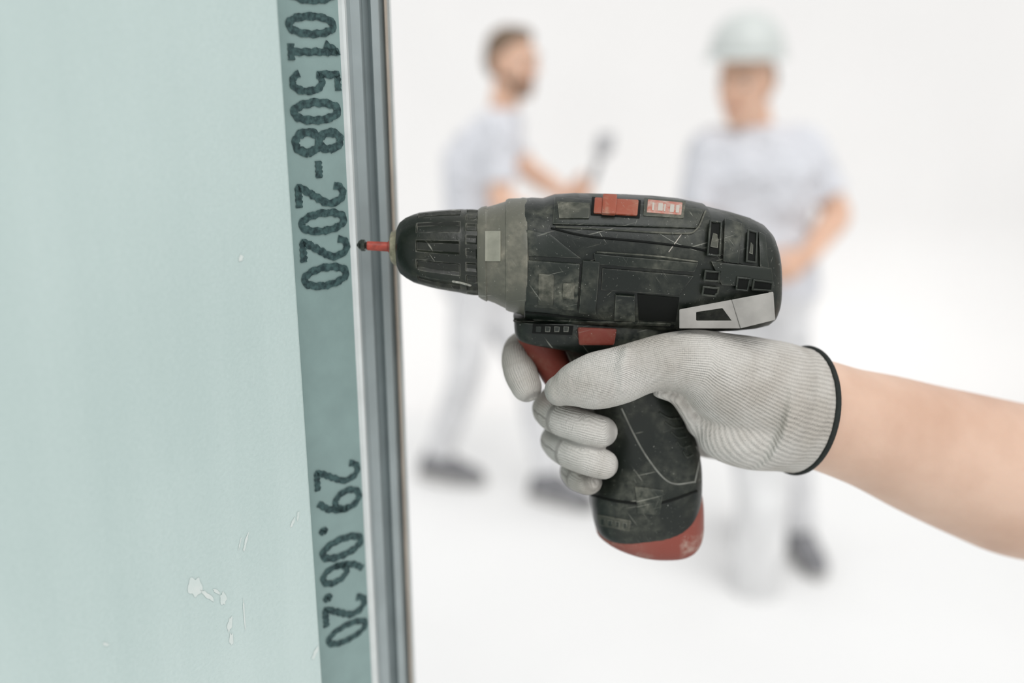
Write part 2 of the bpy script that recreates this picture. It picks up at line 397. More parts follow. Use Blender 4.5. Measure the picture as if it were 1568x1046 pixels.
ink = fin(bm, "printed_digits", M_ink, stud, smooth=False, recalc=False)
lean(stud); lean(board)

# ------------------------------------------------------------------ cordless drill
Y0 = YL
drill = empty("cordless_drill")
U = Vector((0, 0, 1)); YV = Vector((0, 1, 0)); XV = Vector((1, 0, 0))
def D(px, py, dy=0.0): return atY(px, py, Y0 + dy)
def rev(secs, seg=48, mod=None, name="", m=None, n=2.0, bev=0):
    bm = bmesh.new(); S = []
    for s in secs:
        k = sc(s[1], Y0); S.append((D(s[0], s[1]), U * s[2] * k, YV * s[2] * k, n))
    loft(bm, S, seg, mod=mod); return fin(bm, name, m, drill, auto=35)
def gr(k, th):
    if 6 <= k <= 10:
        f = (th / (2 * math.pi) * 12) % 1
        return 0.92 if 0.25 < f < 0.7 else 1.0
    if 14 <= k <= 16:
        f = (th / (2 * math.pi) * 20) % 1
        return 0.955 if 0.3 < f < 0.7 else 1.0
    return 1.0
chsec = [(608, 380, 24), (609, 380, 31), (613, 380, 39), (622, 380, 46), (634, 381, 52), (642, 381, 54.5), (643, 381, 55), (655, 382, 57.5), (670, 383, 60), (690, 384, 62.5), (706, 385, 64), (707, 385, 64), (713, 386, 64.5), (716, 386, 65), (717, 386, 65), (724, 386.5, 65.5), (731, 387, 65.5), (732, 387, 65.5), (737, 387, 63), (738, 387, 50)]
rev(chsec, 120, gr, "chuck", M_chuck)
rev([(598, 379, 8), (598, 379, 20), (600, 379, 24), (604, 380, 26), (612, 380, 31)], 48, None, "chuck_nose", M_brass)
rev([(562, 376.5, 6), (563, 376.5, 7), (594, 378, 7.5), (595, 378, 9), (599, 378, 9)], 16, None, "bit_sleeve", M_bitred)
rev([(546.5, 375.5, 1.5), (549, 375.5, 5.5), (553, 375.8, 9), (559, 376, 9), (561, 376.3, 6), (566, 376.5, 5)], 6, None, "screwdriver_bit", M_steel)
colsec = [(733, 388, 60), (733, 388, 67), (737, 388, 70), (745, 389, 73), (747, 389, 71.5), (758, 389.5, 75), (774, 391, 81.5), (775, 391, 84), (779, 391, 86), (797, 393, 88.5), (800, 393.5, 90), (806, 394, 90), (810, 394, 80)]
rev(colsec, 64, None, "clutch_collar", M_collar)
def secTB(px, top, bot, dep, n=2.5, lean=0):
    a = D(px, top); c = D(px + lean, bot); return ((a + c) / 2, (a - c) / 2, YV * dep, n)
bodysec = [secTB(801, 312, 476, .025, 2.2), secTB(803, 305, 484, .0285, 2.3), secTB(815, 304, 486, .029, 2.4), secTB(832, 305, 489, .0285, 2.4), secTB(850, 299, 492, .0285, 2.5), secTB(880, 297, 497, .029),
    secTB(920, 298, 502, .0295), secTB(960, 299, 505, .030), secTB(1000, 301, 507, .030), secTB(1040, 305, 507, .030), secTB(1078, 313, 505, .0295), secTB(1082, 317, 504, .0285),
    secTB(1120, 326, 502, .028), secTB(1150, 335, 499, .0265), secTB(1168, 344, 495, .025), secTB(1178, 355, 488, .0225), secTB(1184, 370, 478, .018), secTB(1187, 390, 465, .012)]
bm = bmesh.new(); loft(bm, bodysec, 64)
body = fin(bm, "motor_housing", M_body, drill, auto=45)
def secLR(L_, R_, dep, n=2.4):
    a = D(*L_); c = D(*R_); return ((a + c) / 2, (c - a) / 2, YV * dep, n)
hs = [secLR((786, 484), (1034, 480), .019, 4), secLR((787, 492), (1034, 492), .0205, 4), secLR((789, 508), (1030, 508), .021, 4), secLR((800, 516), (1024, 522), .0205, 3.5),
      secLR((855, 527), (1012, 538), .019, 3), secLR((872, 545), (1010, 552), .018, 2.6), secLR((890, 585), (1022, 582), .017, 2.4), secLR((912, 635), (1042, 620), .0172, 2.3),
      secLR((930, 690), (1064, 668), .0185, 2.3), secLR((922, 722), (1071, 698), .021, 2.5), secLR((904, 752), (1073, 724), .0235, 2.7), secLR((906, 780), (1071, 762), .024, 2.8), secLR((911, 802), (1062, 796), .0235, 2.8),
      secLR((924, 815), (1040, 814), .020, 2.6)]
def dens(S, n=4):
    rows = crom([(*s[0], *s[1], *s[2], s[3]) for s in S], n)
    return [(Vector(r[0:3]), Vector(r[3:6]), Vector(r[6:9]), r[9]) for r in rows]
bm = bmesh.new(); loft(bm, dens(hs), 48); handle = fin(bm, "grip_handle", M_body, drill, auto=50)
bm = bmesh.new()
loft(bm, dens([secLR((911, 800), (1071, 745), .0195, 2.6), secLR((912, 808), (1075, 762), .0215, 2.6), secLR((915, 813), (1076, 790), .0235, 2.6), secLR((930, 822), (1074, 814), .0235, 2.6), secLR((955, 831), (1066, 830), .021, 2.5), secLR((985, 837), (1050, 839), .015, 2.4)], 4), 48)
fin(bm, "battery_base", M_base, drill, auto=60)

bmt = bmesh.new(); loft(bmt, bodysec, 64); loft(bmt, dens(hs), 48)
bmesh.ops.recalc_face_normals(bmt, faces=bmt.faces)
BV = BVHTree.FromBMesh(bmt)
def bvrev(secs):
    b_ = bmesh.new(); S = []
    for s in secs:
        k = sc(s[1], Y0); S.append((D(s[0], s[1]), U * s[2] * k, YV * s[2] * k, 2))
    loft(b_, S, 64); bmesh.ops.recalc_face_normals(b_, faces=b_.faces); return BVHTree.FromBMesh(b_)
BVC = bvrev(colsec[:-1]); BVK = bvrev(chsec[:-1])
def hit(px, py, bv=None):
    d = ray(px, py).normalized(); h = (bv or BV).ray_cast(CP, d)
    if h[0] is None: return D(px, py, -0.02), Vector((0, -1, 0))
    n = h[1]
    if n.dot(d) > 0: n = -n
    return h[0], n
def patch(name, q, th, m, bv=None, nx=8, ny=6, rnd=0.0, bev=0.0005, sink=0.0025):
    bm = bmesh.new(); top = {}; bot = {}
    for i in range(nx + 1):
        for j in range(ny + 1):
            u, v = i / nx, j / ny
            x = (1-u)*(1-v)*q[0][0] + u*(1-v)*q[1][0] + u*v*q[2][0] + (1-u)*v*q[3][0]
            y = (1-u)*(1-v)*q[0][1] + u*(1-v)*q[1][1] + u*v*q[2][1] + (1-u)*v*q[3][1]
            p, n = hit(x, y, bv); n = (n + Vector((0, -0.6, 0))).normalized()
            top[i, j] = bm.verts.new(p + n * th); bot[i, j] = bm.verts.new(p - n * sink)
    for i in range(nx):
        for j in range(ny):
            bm.faces.new((top[i, j], top[i+1, j], top[i+1, j+1], top[i, j+1]))
            bm.faces.new((bot[i, j], bot[i, j+1], bot[i+1, j+1], bot[i+1, j]))
    for i in range(nx):
        bm.faces.new((top[i, 0], bot[i, 0], bot[i+1, 0], top[i+1, 0])); bm.faces.new((top[i, ny], top[i+1, ny], bot[i+1, ny], bot[i, ny]))
    for j in range(ny):
        bm.faces.new((top[0, j], top[0, j+1], bot[0, j+1], bot[0, j])); bm.faces.new((top[nx, j], bot[nx, j], bot[nx, j+1], top[nx, j+1]))
    return fin(bm, name, m, drill, True, bev=bev, auto=40)
def sline(name, pts, r, m, bv=None, lift=0.0):
    P = crom([(*p, 0) for p in pts], 6); bm = bmesh.new(); R = []
    for p in P:
        h, n = hit(p[0], p[1], bv); R.append((h + n * lift, r, r))
    tube(bm, R, n=1, seg=8); return fin(bm, name, m, drill)
def frame(name, q, w, th, m):
    for k in range(4):
        sline(f"{name}_{k}", [q[k], ((q[k][0]+q[(k+1)%4][0])/2, (q[k][1]+q[(k+1)%4][1])/2), q[(k+1)%4]], w, m, lift=th)
patch("upper_shell", [(850, 303), (1078, 322), (1066, 350), (846, 344)], 0.0012, M_panel, nx=20, ny=6)
patch("worn_tab", [(853, 312), (903, 314), (902, 336), (856, 336)], 0.0022, M_tab)
patch("speed_switch_seat", [(906, 304), (981, 309), (979, 336), (904, 331)], 0.0016, M_dark)
patch("speed_switch", [(910, 307), (977, 311), (975, 333), (908, 329)], 0.0030, M_red, bev=0.0008)
patch("speed_switch_grip", [(922, 305), (944, 306), (942, 332), (920, 331)], 0.0044, M_red, nx=4, bev=0.0008)
patch("rating_label_frame", [(986, 306), (1049, 311), (1046, 336), (984, 332)], 0.0018, M_tab)
patch("rating_label", [(991, 309), (1044, 314), (1042, 332), (989, 328)], 0.0022, M_label)
for i, wd in enumerate((3, 7, 2, 6, 5)):
    x = 998 + i * 9; patch(f"label_glyph_{i}", [(x, 314 + i), (x+wd, 314.5 + i), (x+wd-1, 325 + i), (x-1, 324.5 + i)], 0.0024, M_labw, nx=1, ny=2, bev=0)
patch("gear_plate", [(806, 352), (842, 358), (890, 396), (806, 392)], 0.0008, M_gear)
patch("gear_cover", [(806, 398), (888, 404), (884, 474), (806, 468)], 0.0016, M_gear, nx=10, ny=8)
patch("gear_cover_window", [(824, 418), (848, 420), (847, 466), (824, 464)], 0.0022, M_tab)
patch("gear_cover_screw", [(862, 432), (880, 433), (879, 456), (861, 455)], 0.0026, M_tab, nx=4, ny=4)
patch("rib_block", [(892, 398), (918, 400), (912, 478), (886, 476)], 0.0028, M_panel)
patch("side_plate", [(908, 388), (1068, 402), (1062, 416), (912, 404)], 0.0022, M_panel, nx=16)
patch("side_plate_low", [(922, 410), (1062, 422), (1040, 452), (920, 444)], 0.0010, M_body, nx=16)
patch("side_recess_shade", [(976, 450), (1040, 456), (1034, 492), (978, 490)], 0.0006, M_dark, bev=0)  # raised black patch painting the shade of a hollow
patch("side_rib_1", [(942, 450), (972, 452), (972, 490), (940, 488)], 0.0024, M_body)
patch("rear_shell", [(1088, 400), (1180, 410), (1184, 440), (1104, 436)], 0.0015, M_panel, nx=12)
patch("rear_rib", [(1108, 336), (1134, 344), (1130, 404), (1106, 400)], 0.0018, M_panel)
patch("rear_rib_2", [(1160, 356), (1170, 362), (1176, 412), (1162, 408)], 0.0016, M_panel)
for k, q in enumerate([[(1086, 342), (1102, 345), (1100, 392), (1082, 390)], [(1143, 356), (1156, 360), (1155, 402), (1141, 400)], [(1079, 414), (1100, 416), (1099, 430), (1077, 428)],
                       [(1076, 438), (1096, 440), (1094, 452), (1074, 450)], [(1128, 424), (1146, 426), (1142, 444), (1126, 442)], [(1152, 428), (1180, 432), (1178, 444), (1150, 442)]]):
    patch(f"vent_{k}", q, 0.0017 if k < 4 else 0.0019, M_dark, bev=0, nx=3, ny=4)  # black slab stands in for the shade inside the vent opening
    frame(f"vent_rim_{k}", q, 0.0006, 0.0019, M_panel)
    if k < 2:
        patch(f"vent_bar_{k}", [(q[0][0]+4, q[0][1]+16), (q[1][0]-5, q[1][1]+16), (q[2][0]-5, q[2][1]-12), (q[3][0]+4, q[3][1]-12)], 0.0021, M_tab, bev=0, nx=2)
sline("seam_line", [(845, 350), (900, 362), (1000, 372), (1080, 384), (1140, 408)], 0.0006, M_dark)
sline("seam_line_2", [(806, 478), (880, 486), (960, 496), (1030, 500)], 0.0007, M_dark)
sline("edge_line", [(852, 348), (930, 352), (1040, 358), (1066, 352), (1080, 324)], 0.0005, M_tab, lift=0.0004)
sline("edge_line_2", [(914, 386), (1000, 392), (1066, 400)], 0.0004, M_tab, lift=0.0022)
sline("scratch_a", [(1024, 386), (1034, 372), (1044, 358)], 0.00025, M_labw); sline("scratch_b", [(1010, 358), (1034, 372), (1066, 384)], 0.0002, M_line)
sline("scratch_c", [(930, 452), (950, 436), (966, 432)], 0.00025, M_tab)
# dried plaster left on the chuck
sline("residue_1", [(694, 431), (706, 433), (720, 437)], 0.0007, M_resid, BVK)
patch("collar_badge", [(743, 354), (767, 354), (767, 400), (743, 400)], 0.0009, mat("badge_dusty", (0.25, 0.25, 0.20), 0.6, 0, 0.2, 90), BVC, bev=0.0004)
patch("lower_lip", [(787, 488), (1028, 494), (1026, 499), (787, 493)], 0.0008, M_panel, nx=16, ny=2)
patch("text_recess_shade", [(816, 496), (878, 499), (876, 513), (815, 510)], 0.0005, M_dark, bev=0)  # shade of the sunk lettering field painted as a flat black patch
for i in range(4):
    x = 821 + i * 14; patch(f"recess_mark_{i}", [(x, 500), (x + 8, 500.5), (x + 7, 508), (x, 508)], 0.0008, M_panel, nx=1, ny=1, bev=0)
patch("direction_button", [(884, 501), (944, 503), (940, 527), (886, 527)], 0.0030, M_trig, bev=0.001)
bm = bmesh.new()
tube(bm, [(D(812, 512), .0075, .009), (D(828, 525), .010, .009), (D(840, 545), .0095, .009), (D(852, 570), .009, .0085), (D(868, 596), .008, .008)], n=5)
fin(bm, "trigger", M_trig, drill)
sline("grip_trim", [(952, 626), (968, 660), (988, 696), (1014, 730), (1034, 741), (1062, 738)], 0.0005, M_line)
sline("grip_trim_2", [(1066, 684), (1071, 700), (1064, 738)], 0.0005, M_line)
sline("battery_seam", [(906, 758), (950, 768), (1010, 770), (1066, 752)], 0.0008, M_dark)
patch("battery_label", [(914, 787), (966, 797), (964, 814), (917, 804)], 0.0006, M_tab)
for i in range(4):
    x = 921 + i * 11; y = 793 + i * 2
    patch(f"battery_mark_{i}", [(x, y), (x+6, y+1), (x+5, y+10), (x, y+9)], 0.0009, M_panel, nx=1, ny=1, bev=0)
patch("battery_latch", [(972, 744), (1016, 750), (1010, 788), (976, 786)], 0.0009, M_gear)
for i in range(5):
    sline(f"grip_rib_{i}", [(1010 + i*9, 632 + i*15), (1024 + i*7, 640 + i*15), (1040 + i*5, 640 + i*14)], 0.0007, M_panel)
def plate(name, poly, dy0, th, m, hole=None, bev=0.0004):
    bm = bmesh.new()
    A = [bm.verts.new(D(x, y, dy0(x))) for x, y in poly]; B = [bm.verts.new(D(x, y, dy0(x) + th)) for x, y in poly]
    n = len(poly)
    if hole:
        A2 = [bm.verts.new(D(x, y, dy0(x))) for x, y in hole]; B2 = [bm.verts.new(D(x, y, dy0(x) + th)) for x, y in hole]
        for i in range(n):
            j = (i + 1) % n
            bm.faces.new((A[i], A[j], A2[j], A2[i])); bm.faces.new((B[i], B2[i], B2[j], B[j]))
            bm.faces.new((A2[i], A2[j], B2[j], B2[i])); bm.faces.new((A[i], B[i], B[j], A[j]))
    else:
        bm.faces.new(A); bm.faces.new(B[::-1])
        for i in range(n):
            j = (i + 1) % n; bm.faces.new((A[i], B[i], B[j], A[j]))
    return fin(bm, name, m, drill, False, bev=bev)
hk = lambda x: -0.0325 - 0.004 * max(0, (x - 1120) / 65)
plate("belt_hook", [(1040, 474), (1120, 459), (1134, 503), (1040, 503)], lambda x: -0.0325, 0.0016, M_hook, [(1066, 478), (1106, 472), (1120, 491), (1066, 491)])
plate("belt_hook_rear", [(1120, 459), (1184, 447), (1187, 490), (1134, 503)], hk, 0.0016, M_hook)
bm = bmesh.new()
A = [D(1182, 447, -.0355), D(1186, 490, -.0355), D(1186, 490, .0), D(1182, 452, .0)]
vs = [bm.verts.new(v) for v in A]; bm.faces.new(vs)
o = fin(bm, "belt_hook_return", M_hook, drill, False, recalc=False); md = o.modifiers.new("s", 'SOLIDIFY'); md.thickness = 0.0016

# ------------------------------------------------------------------ gloved hand
worker3 = empty("drill_operator")
chains = []
def HT(bm, pts, rb=None, **kw):
    P = []
    for p in pts:
        Y = Y0 + p[2]; k = sc(p[1], Y)
        P.append((atY(p[0], p[1], Y), p[3] * k, p[4]))
    chains.append(P); tube(bm, P, n=6, seg=24, **kw)
bm = bmesh.new()
HT(bm, [(857, 598, -.030, 24, .0085), (880, 590, -.0315, 36, .0105), (910, 584, -.0325, 45, .0115), (948, 575, -.0325, 45.5, .0112), (985, 562, -.031, 43, .011), (1022, 554, -.029, 45, .013), (1065, 557, -.025, 54, .017), (1112, 579, -.018, 73, .022), (1160, 602, -.008, 88, .026), (1196, 616, .0, 92, .028)], cap1=False)
HT(bm, [(1082, 640, -.010, 34, .016), (1108, 654, -.012, 52, .020), (1145, 650, -.008, 72, .024), (1192, 630, .0, 84, .027)], cap1=False)
HT(bm, [(1062, 590, -.006, 30, .014), (1085, 620, -.008, 45, .018), (1130, 640, -.004, 60, .02)])
HT(bm, [(905, 560, .030, 38, .010), (960, 590, .033, 62, .012), (1040, 610, .030, 80, .014), (1120, 625, .020, 86, .018), (1192, 620, .006, 86, .025)], cap1=False)
HT(bm, [(957, 541, -.0345, 10, .0055), (952, 560, -.0385, 12, .006), (950, 590, -.0385, 12, .006)])     # thumb knuckle
HT(bm, [(1008, 600, -.024, 9, .004), (1034, 608, -.022, 11, .006), (1052, 630, -.018, 12, .007), (1066, 655, -.014, 12, .007)])     # bunched knit at the thumb web
palm_n = len(chains)
HT(bm, [(945, 560, .030, 26, .009), (865, 535, .034, 26, .009), (806, 530, .024, 25, .009), (793, 545, .008, 25, .009), (797, 570, -.004, 26, .009), (806, 592, -.010, 24, .009)])
HT(bm, [(960, 600, .033, 28, .010), (880, 605, .033, 28, .0095), (846, 618, .018, 27, .009), (842, 630, .000, 26, .009), (858, 641, -.017, 26, .009), (892, 653, -.0255, 25, .0088), (922, 661, -.027, 24, .0085)])
HT(bm, [(970, 650, .032, 28, .010), (890, 655, .032, 27, .009), (858, 666, .018, 26, .009), (854, 678, .000, 26, .009), (872, 691, -.017, 26, .009), (900, 703, -.0265, 25, .0088), (924, 711, -.028, 23, .0083)])
HT(bm, [(975, 690, .030, 25, .009), (905, 705, .030, 23, .008), (882, 716, .016, 22, .008), (880, 724, .000, 22, .008), (888, 732, -.013, 21, .008), (902, 740, -.021, 18, .0075)])
ctop, cbot = D(1250, 536), D(1197, 718)
c_mid = (ctop + cbot) / 2; c_av = (ctop - cbot).normalized(); c_half = (ctop - cbot).length / 2
perp = YV.cross(c_av); perp = perp if perp.x > 0 else -perp
perp.normalize()
c_bv = (YV - perp * 0.40); c_bv = (c_bv - c_av * c_bv.dot(c_av)).normalized()
c_ax = c_av.cross(c_bv); c_ax = c_ax if c_ax.x > 0 else -c_ax
c_ax.normalize()
def csec(t, rs, rbm): return (c_mid + c_ax * t, c_av * (c_half * rs), c_bv * rbm, 2)
S = [csec(-.030, .97, .0275), csec(-.022, .98, .0285), csec(-.012, .975, .0288), csec(-.005, .99, .0290), csec(0, 1.0, .0292)]
loft(bm, S, 48)
me = remesh(bm, 0.0011, 5, "glove")
glove = link("work_glove", me, M_glove, worker3)
V = np.zeros(len(me.vertices) * 3); me.vertices.foreach_get("co", V); V = V.reshape(-1, 3)
accw = np.zeros(len(V)); accr = np.zeros(len(V)); accu = np.zeros(len(V))
ch0 = list(chains[0]) + [(c_mid + c_ax * .01, .031, .03)]
for ci, ch in enumerate(chains):
    if 0 < ci < palm_n: continue
    if ci == 0: ch = ch0
    run = 0
    for si, ((p, ra, rb), (q, ra2, rb2)) in enumerate(zip(ch, ch[1:])):
        p_, q_ = np.array(p), np.array(q); seg = q_ - p_; Ls = np.linalg.norm(seg); T = seg / Ls
        t = np.clip(((V - p_) @ T) / Ls, 0, 1)
        C = p_ + t[:, None] * seg
        hv = np.array((0, 1.0, 0)); bv = hv - T * (hv @ T); nb = np.linalg.norm(bv)
        if nb < 0.35: bv = np.array((-0.9, 0.1, 0.1)) ; bv -= T * (bv @ T); nb = np.linalg.norm(bv)
        bv /= nb; av = np.cross(T, bv); q2 = V - C
        ua, ub = q2 @ av, q2 @ bv
        rr = ra + (ra2 - ra) * t; rbb = rb + (rb2 - rb) * t
        dist = np.sqrt((ua / rr) ** 2 + (ub / rbb) ** 2)
        tt = (V - p_) @ T
        out = np.maximum(0, np.maximum(-tt, tt - Ls)) / 0.006
        w = np.exp(-np.abs(dist - 1) * (6 if ci == 0 else 9) - out * 4) + 1e-12
        ang = np.arctan2(ua, -ub)
        accw += w; accr += w * ang * (0.0185 if ci == 0 else 0.0095); accu += w * (run + t * Ls)
        run += Ls
rib = accr / accw; run = accu / accw
a = me.attributes.new("rib", 'FLOAT', 'POINT'); a.data.foreach_set("value", rib.astype(np.float32))
a = me.attributes.new("run", 'FLOAT', 'POINT'); a.data.foreach_set("value", run.astype(np.float32))

# forearm
Fp = [(1195, 618, -.003, 78, .024), (1240, 630, .003, 84, .026), (1290, 646, .010, 86, .027), (1350, 664, .020, 93, .030), (1420, 690, .032, 103, .035), (1500, 717, .045, 113, .039), (1568, 739, .056, 118, .042)]
FP = [(atY(p[0], p[1], Y0 + p[2]), p[3] * sc(p[1], Y0 + p[2]), p[4]) for p in Fp]
d = (FP[-1][0] - FP[-3][0]).normalized()
E = FP[-1][0] + d * 0.10
SH = Vector((0.66, 0.74, 1.45))
FP += [(FP[-1][0] + d * 0.05, .044, .043), (E, .043, .043), (E.lerp(SH, .25) + Vector((0, 0, -.01)), .044, .046), (E.lerp(SH, .6), .048, .050), (E.lerp(SH, .9), .05, .052)]
bm = bmesh.new(); tube(bm, FP, n=6, seg=32)
link("forearm", remesh(bm, 0.0025, 8, "forearm"), M_skin, worker3)
def cuffring(name, t, rs, rbm, wid, thick, m, segs=72):
    bm = bmesh.new(); rings = []; c = c_mid + c_ax * t
    for i in range(segs):
        th = 2 * math.pi * i / segs
        o = c + c_av * c_half * rs * math.cos(th) + c_bv * rbm * math.sin(th)
        on = (c_av * math.cos(th) + c_bv * math.sin(th)).normalized()
        rings.append([bm.verts.new(o + on * thick * math.cos(f) + c_ax * wid * math.sin(f)) for f in [2 * math.pi * j / 10 for j in range(10)]])
    for i in range(segs):
        r0, r1 = rings[i], rings[(i + 1) % segs]
        for j in range(10): bm.faces.new((r0[j], r0[(j+1) % 10], r1[(j+1) % 10], r1[j]))
    return fin(bm, name, m, worker3)
cuffring("cuff_elastic", .0005, 1.0, .0294, .0017, .0012, M_black)

# ------------------------------------------------------------------ people
def hand(bm, wr, dirv, side, palmn, s=1.0, curl=0.5):
    d = dirv.normalized(); sd = (side - d * side.dot(d)).normalized(); pn = d.cross(sd)
    if pn.dot(palmn) < 0: pn = -pn
    tube(bm, [(wr - d * .02, .026, .02), (wr + d * .03, .036, .017), (wr + d * .08, .040, .015)], hint=pn, n=3, seg=12)
    for k, (off, ln) in enumerate(((.029, .070), (.010, .080), (-.010, .074), (-.028, .058))):
        b0 = wr + d * .075 + sd * off
        p1 = b0 + (d * math.cos(curl) + pn * math.sin(curl)) * ln * .5
        p2 = p1 + (d * math.cos(curl * 2.2) + pn * math.sin(curl * 2.2)) * ln * .5
        tube(bm, [(b0, .009, .009), (p1, .0088, .0088), (p2, .0075, .0075)], hint=pn, n=3, seg=8)
    b0 = wr + d * .03 + sd * .028
    tube(bm, [(b0, .012, .012), (b0 + d * .03 + sd * .025 + pn * .01, .0105, .0105), (b0 + d * .06 + sd * .03 + pn * .022, .009, .009)], hint=pn, n=3, seg=8)
def person(root, J, fw, hfw, hair=True, beard=False, helmet=False, skip_right=False, bw=1.0):
    fw = Vector(fw).normalized(); sd = fw.cross(ZV).normalized()
    hf = Vector(hfw).normalized(); up = Vector((0, 0, 1)); hs_ = hf.cross(up).normalized(); hu = hs_.cross(hf).normalized()
    pe, ch, nb = J['pelvis'], J['chest'], J['neck']
    bm = bmesh.new()
    ax = (nb - pe).normalized(); sw = sd * bw
    loft(bm, [(pe - ax*.10, sw * .176, fw * .122, 2.2), (pe, sw * .172, fw * .12, 2.2), (pe.lerp(ch, .45), sw * .155, fw * .112, 2.3), (pe.lerp(ch, .8), sw * .175, fw * .122, 2.4), (ch, sw * .185, fw * .125, 2.4),
              (ch.lerp(nb, .45), sw * .18, fw * .112, 2.3), (ch.lerp(nb, .8), sw * .13, fw * .085, 2.2), (nb - ax * .012, sd * .075, fw * .068, 2), (nb + ax * .008, sd * .064, fw * .06, 2)], 32)
    for S_, E_ in (('sr', 'er'), ('sl', 'el')):
        s, e = J[S_], J[E_]
        inn = s.lerp(ch.lerp(nb, .5), .45)
        tube(bm, [(inn, .065, .075), (s, .062, .066), (s.lerp(e, .35), .062, .062), (s.lerp(e, .72), .064, .064)], hint=fw, n=4, seg=16, cap1=False)
    link("tshirt", remesh(bm, 0.011, 6, "tshirt"), M_shirt, root)
    bm = bmesh.new()
    loft(bm, [(pe + ax*.03, sw * .155, fw * .108, 2.3), (pe - ax * .08, sw * .168, fw * .118, 2.3), (pe - ZV * .16, sw * .16, fw * .11, 2.2)], 28)
    for H_, K_, A_ in (('hr', 'kr', 'ar'), ('hl', 'kl', 'al')):
        h, k, a_ = J[H_], J[K_], J[A_]
        tube(bm, [(h, .088, .092), (h.lerp(k, .5), .080, .082), (k, .066, .068), (k.lerp(a_, .45), .064, .064), (a_ + ZV * .02, .055, .056)], hint=fw, n=5, seg=18, cap1=False)
    link("work_trousers", remesh(bm, 0.012, 5, "trousers"), M_trous, root)
    for A_, T_ in (('ar', 'tr'), ('al', 'tl')):
        a_, t_ = J[A_], J[T_]; g = Vector((a_.x, a_.y, 0)); dd = Vector((t_.x - a_.x, t_.y - a_.y, 0)).normalized(); ss = dd.cross(ZV)
        bm = bmesh.new()
        def p(f, h): return g + dd * f + ZV * (h + (a_.z - .09) * max(0, (0.17 - f) / 0.24))
        loft(bm, [(p(-.085, .045), ss * .018, ZV * .03, 2.2), (p(-.075, .05), ss * .034, ZV * .045, 2.4), (p(-.03, .065), ss * .042, ZV * .063, 2.5), (p(.03, .062), ss * .042, ZV * .060, 2.5), (p(.09, .045), ss * .046, ZV * .043, 2.5), (p(.15, .036), ss * .044, ZV * .034, 2.5), (p(.185, .030), ss * .028, ZV * .026, 2.3), (p(.195, .028), ss * .012, ZV * .014, 2)], 20)
        tube(bm, [(p(-.015, .09), .047, .047), (p(-.012, .125), .045, .045)], n=2, seg=14, hint=fw)
        link("shoe", remesh(bm, 0.007, 3, "shoe"), M_shoe, root)
        bm = bmesh.new(); loft(bm, [(p(-.09, .014), ss * .03, ZV * .013, 3), (p(-.04, .014), ss * .044, ZV * .013, 3), (p(.09, .014), ss * .049, ZV * .013, 3), (p(.17, .014), ss * .038, ZV * .013, 3), (p(.20, .015), ss * .014, ZV * .010, 3)], 16)
        fin(bm, "shoe_sole", M_sole, root)
    bm = bmesh.new()
    for S_, E_, W_, q in (('sr', 'er', 'wr', 1), ('sl', 'el', 'wl', -1)):
        if skip_right and q == 1: continue
        s, e, w = J[S_], J[E_], J[W_]
        tube(bm, [(s.lerp(e, .45), .048, .048), (s.lerp(e, .8), .043, .043), (e, .041, .041), (e.lerp(w, .3), .042, .041), (e.lerp(w, .7), .034, .032), (w, .028, .024)], hint=fw, n=5, seg=16)
        hd = J.get('hd' + W_[1], (w - e)); hand(bm, w, hd, J.get('ht' + W_[1], ZV), J.get('hp' + W_[1], -sd * q), curl=J.get('curl', .55))
    link("arms", remesh(bm, 0.0045, 3, "arms"), M_skin2, root)
    hc = J['head']
    bm = bmesh.new()
    ellipsoid(bm, hc + hu * .03 - hf * .012, hs_ * .076, hf * .096, hu * .092)
    loft(bm, [(hc + hu * .05 + hf * .01, hs_ * .068, hf * .082, 2.1), (hc + hf * .014, hs_ * .067, hf * .080, 2.2), (hc - hu * .045 + hf * .02, hs_ * .060, hf * .070, 2.2), (hc - hu * .085 + hf * .03, hs_ * .046, hf * .055, 2.2), (hc - hu * .112 + hf * .042, hs_ * .026, hf * .036, 2.1)], 24)
    tube(bm, [(nb - ZV * .02, .058, .056), (nb.lerp(hc, .4), .054, .054), (hc - hu * .03 - hf * .015, .055, .055)], hint=hf, n=4, seg=18)
    tube(bm, [(hc + hu * .025 + hf * .092, .007, .008), (hc + hf * .104, .009, .010), (hc - hu * .022 + hf * .112, .014, .011)], hint=hf, n=4, seg=12)
    tube(bm, [(hc + hu * .03 + hf * .083 - hs_ * .042, .007, .008), (hc + hu * .036 + hf * .093, .006, .006), (hc + hu * .03 + hf * .083 + hs_ * .042, .007, .008)], hint=hf, n=4, seg=10)
    for q in (-1, 1):
        ellipsoid(bm, hc + hs_ * q * .076 - hf * .006 - hu * .002, hs_ * .009, hf * .018, hu * .032, 12, 8)
        ellipsoid(bm, hc + hs_ * q * .038 + hf * .070 - hu * .02, hs_ * .018, hf * .016, hu * .018, 12, 8)
    link("head", remesh(bm, 0.0035, 3, "head"), M_skin2, root)
    for q in (-1, 1):
        bm = bmesh.new(); ellipsoid(bm, hc + hs_ * q * .031 + hf * .080 + hu * .010, hs_ * .013, hf * .010, hu * .008, 12, 8); fin(bm, "eye", M_eye, root)
        bm = bmesh.new(); ellipsoid(bm, hc + hs_ * q * .031 + hf * .0885 + hu * .010, hs_ * .006, hf * .003, hu * .006, 10, 6); fin(bm, "iris", M_iris, root)
        bm = bmesh.new(); tube(bm, [(hc + hs_ * q * .015 + hf * .097 + hu * .032, .003, .003), (hc + hs_ * q * .032 + hf * .096 + hu * .037, .004, .003), (hc + hs_ * q * .050 + hf * .082 + hu * .032, .002, .002)], hint=hf, n=3, seg=8); fin(bm, "eyebrow", M_hair, root)
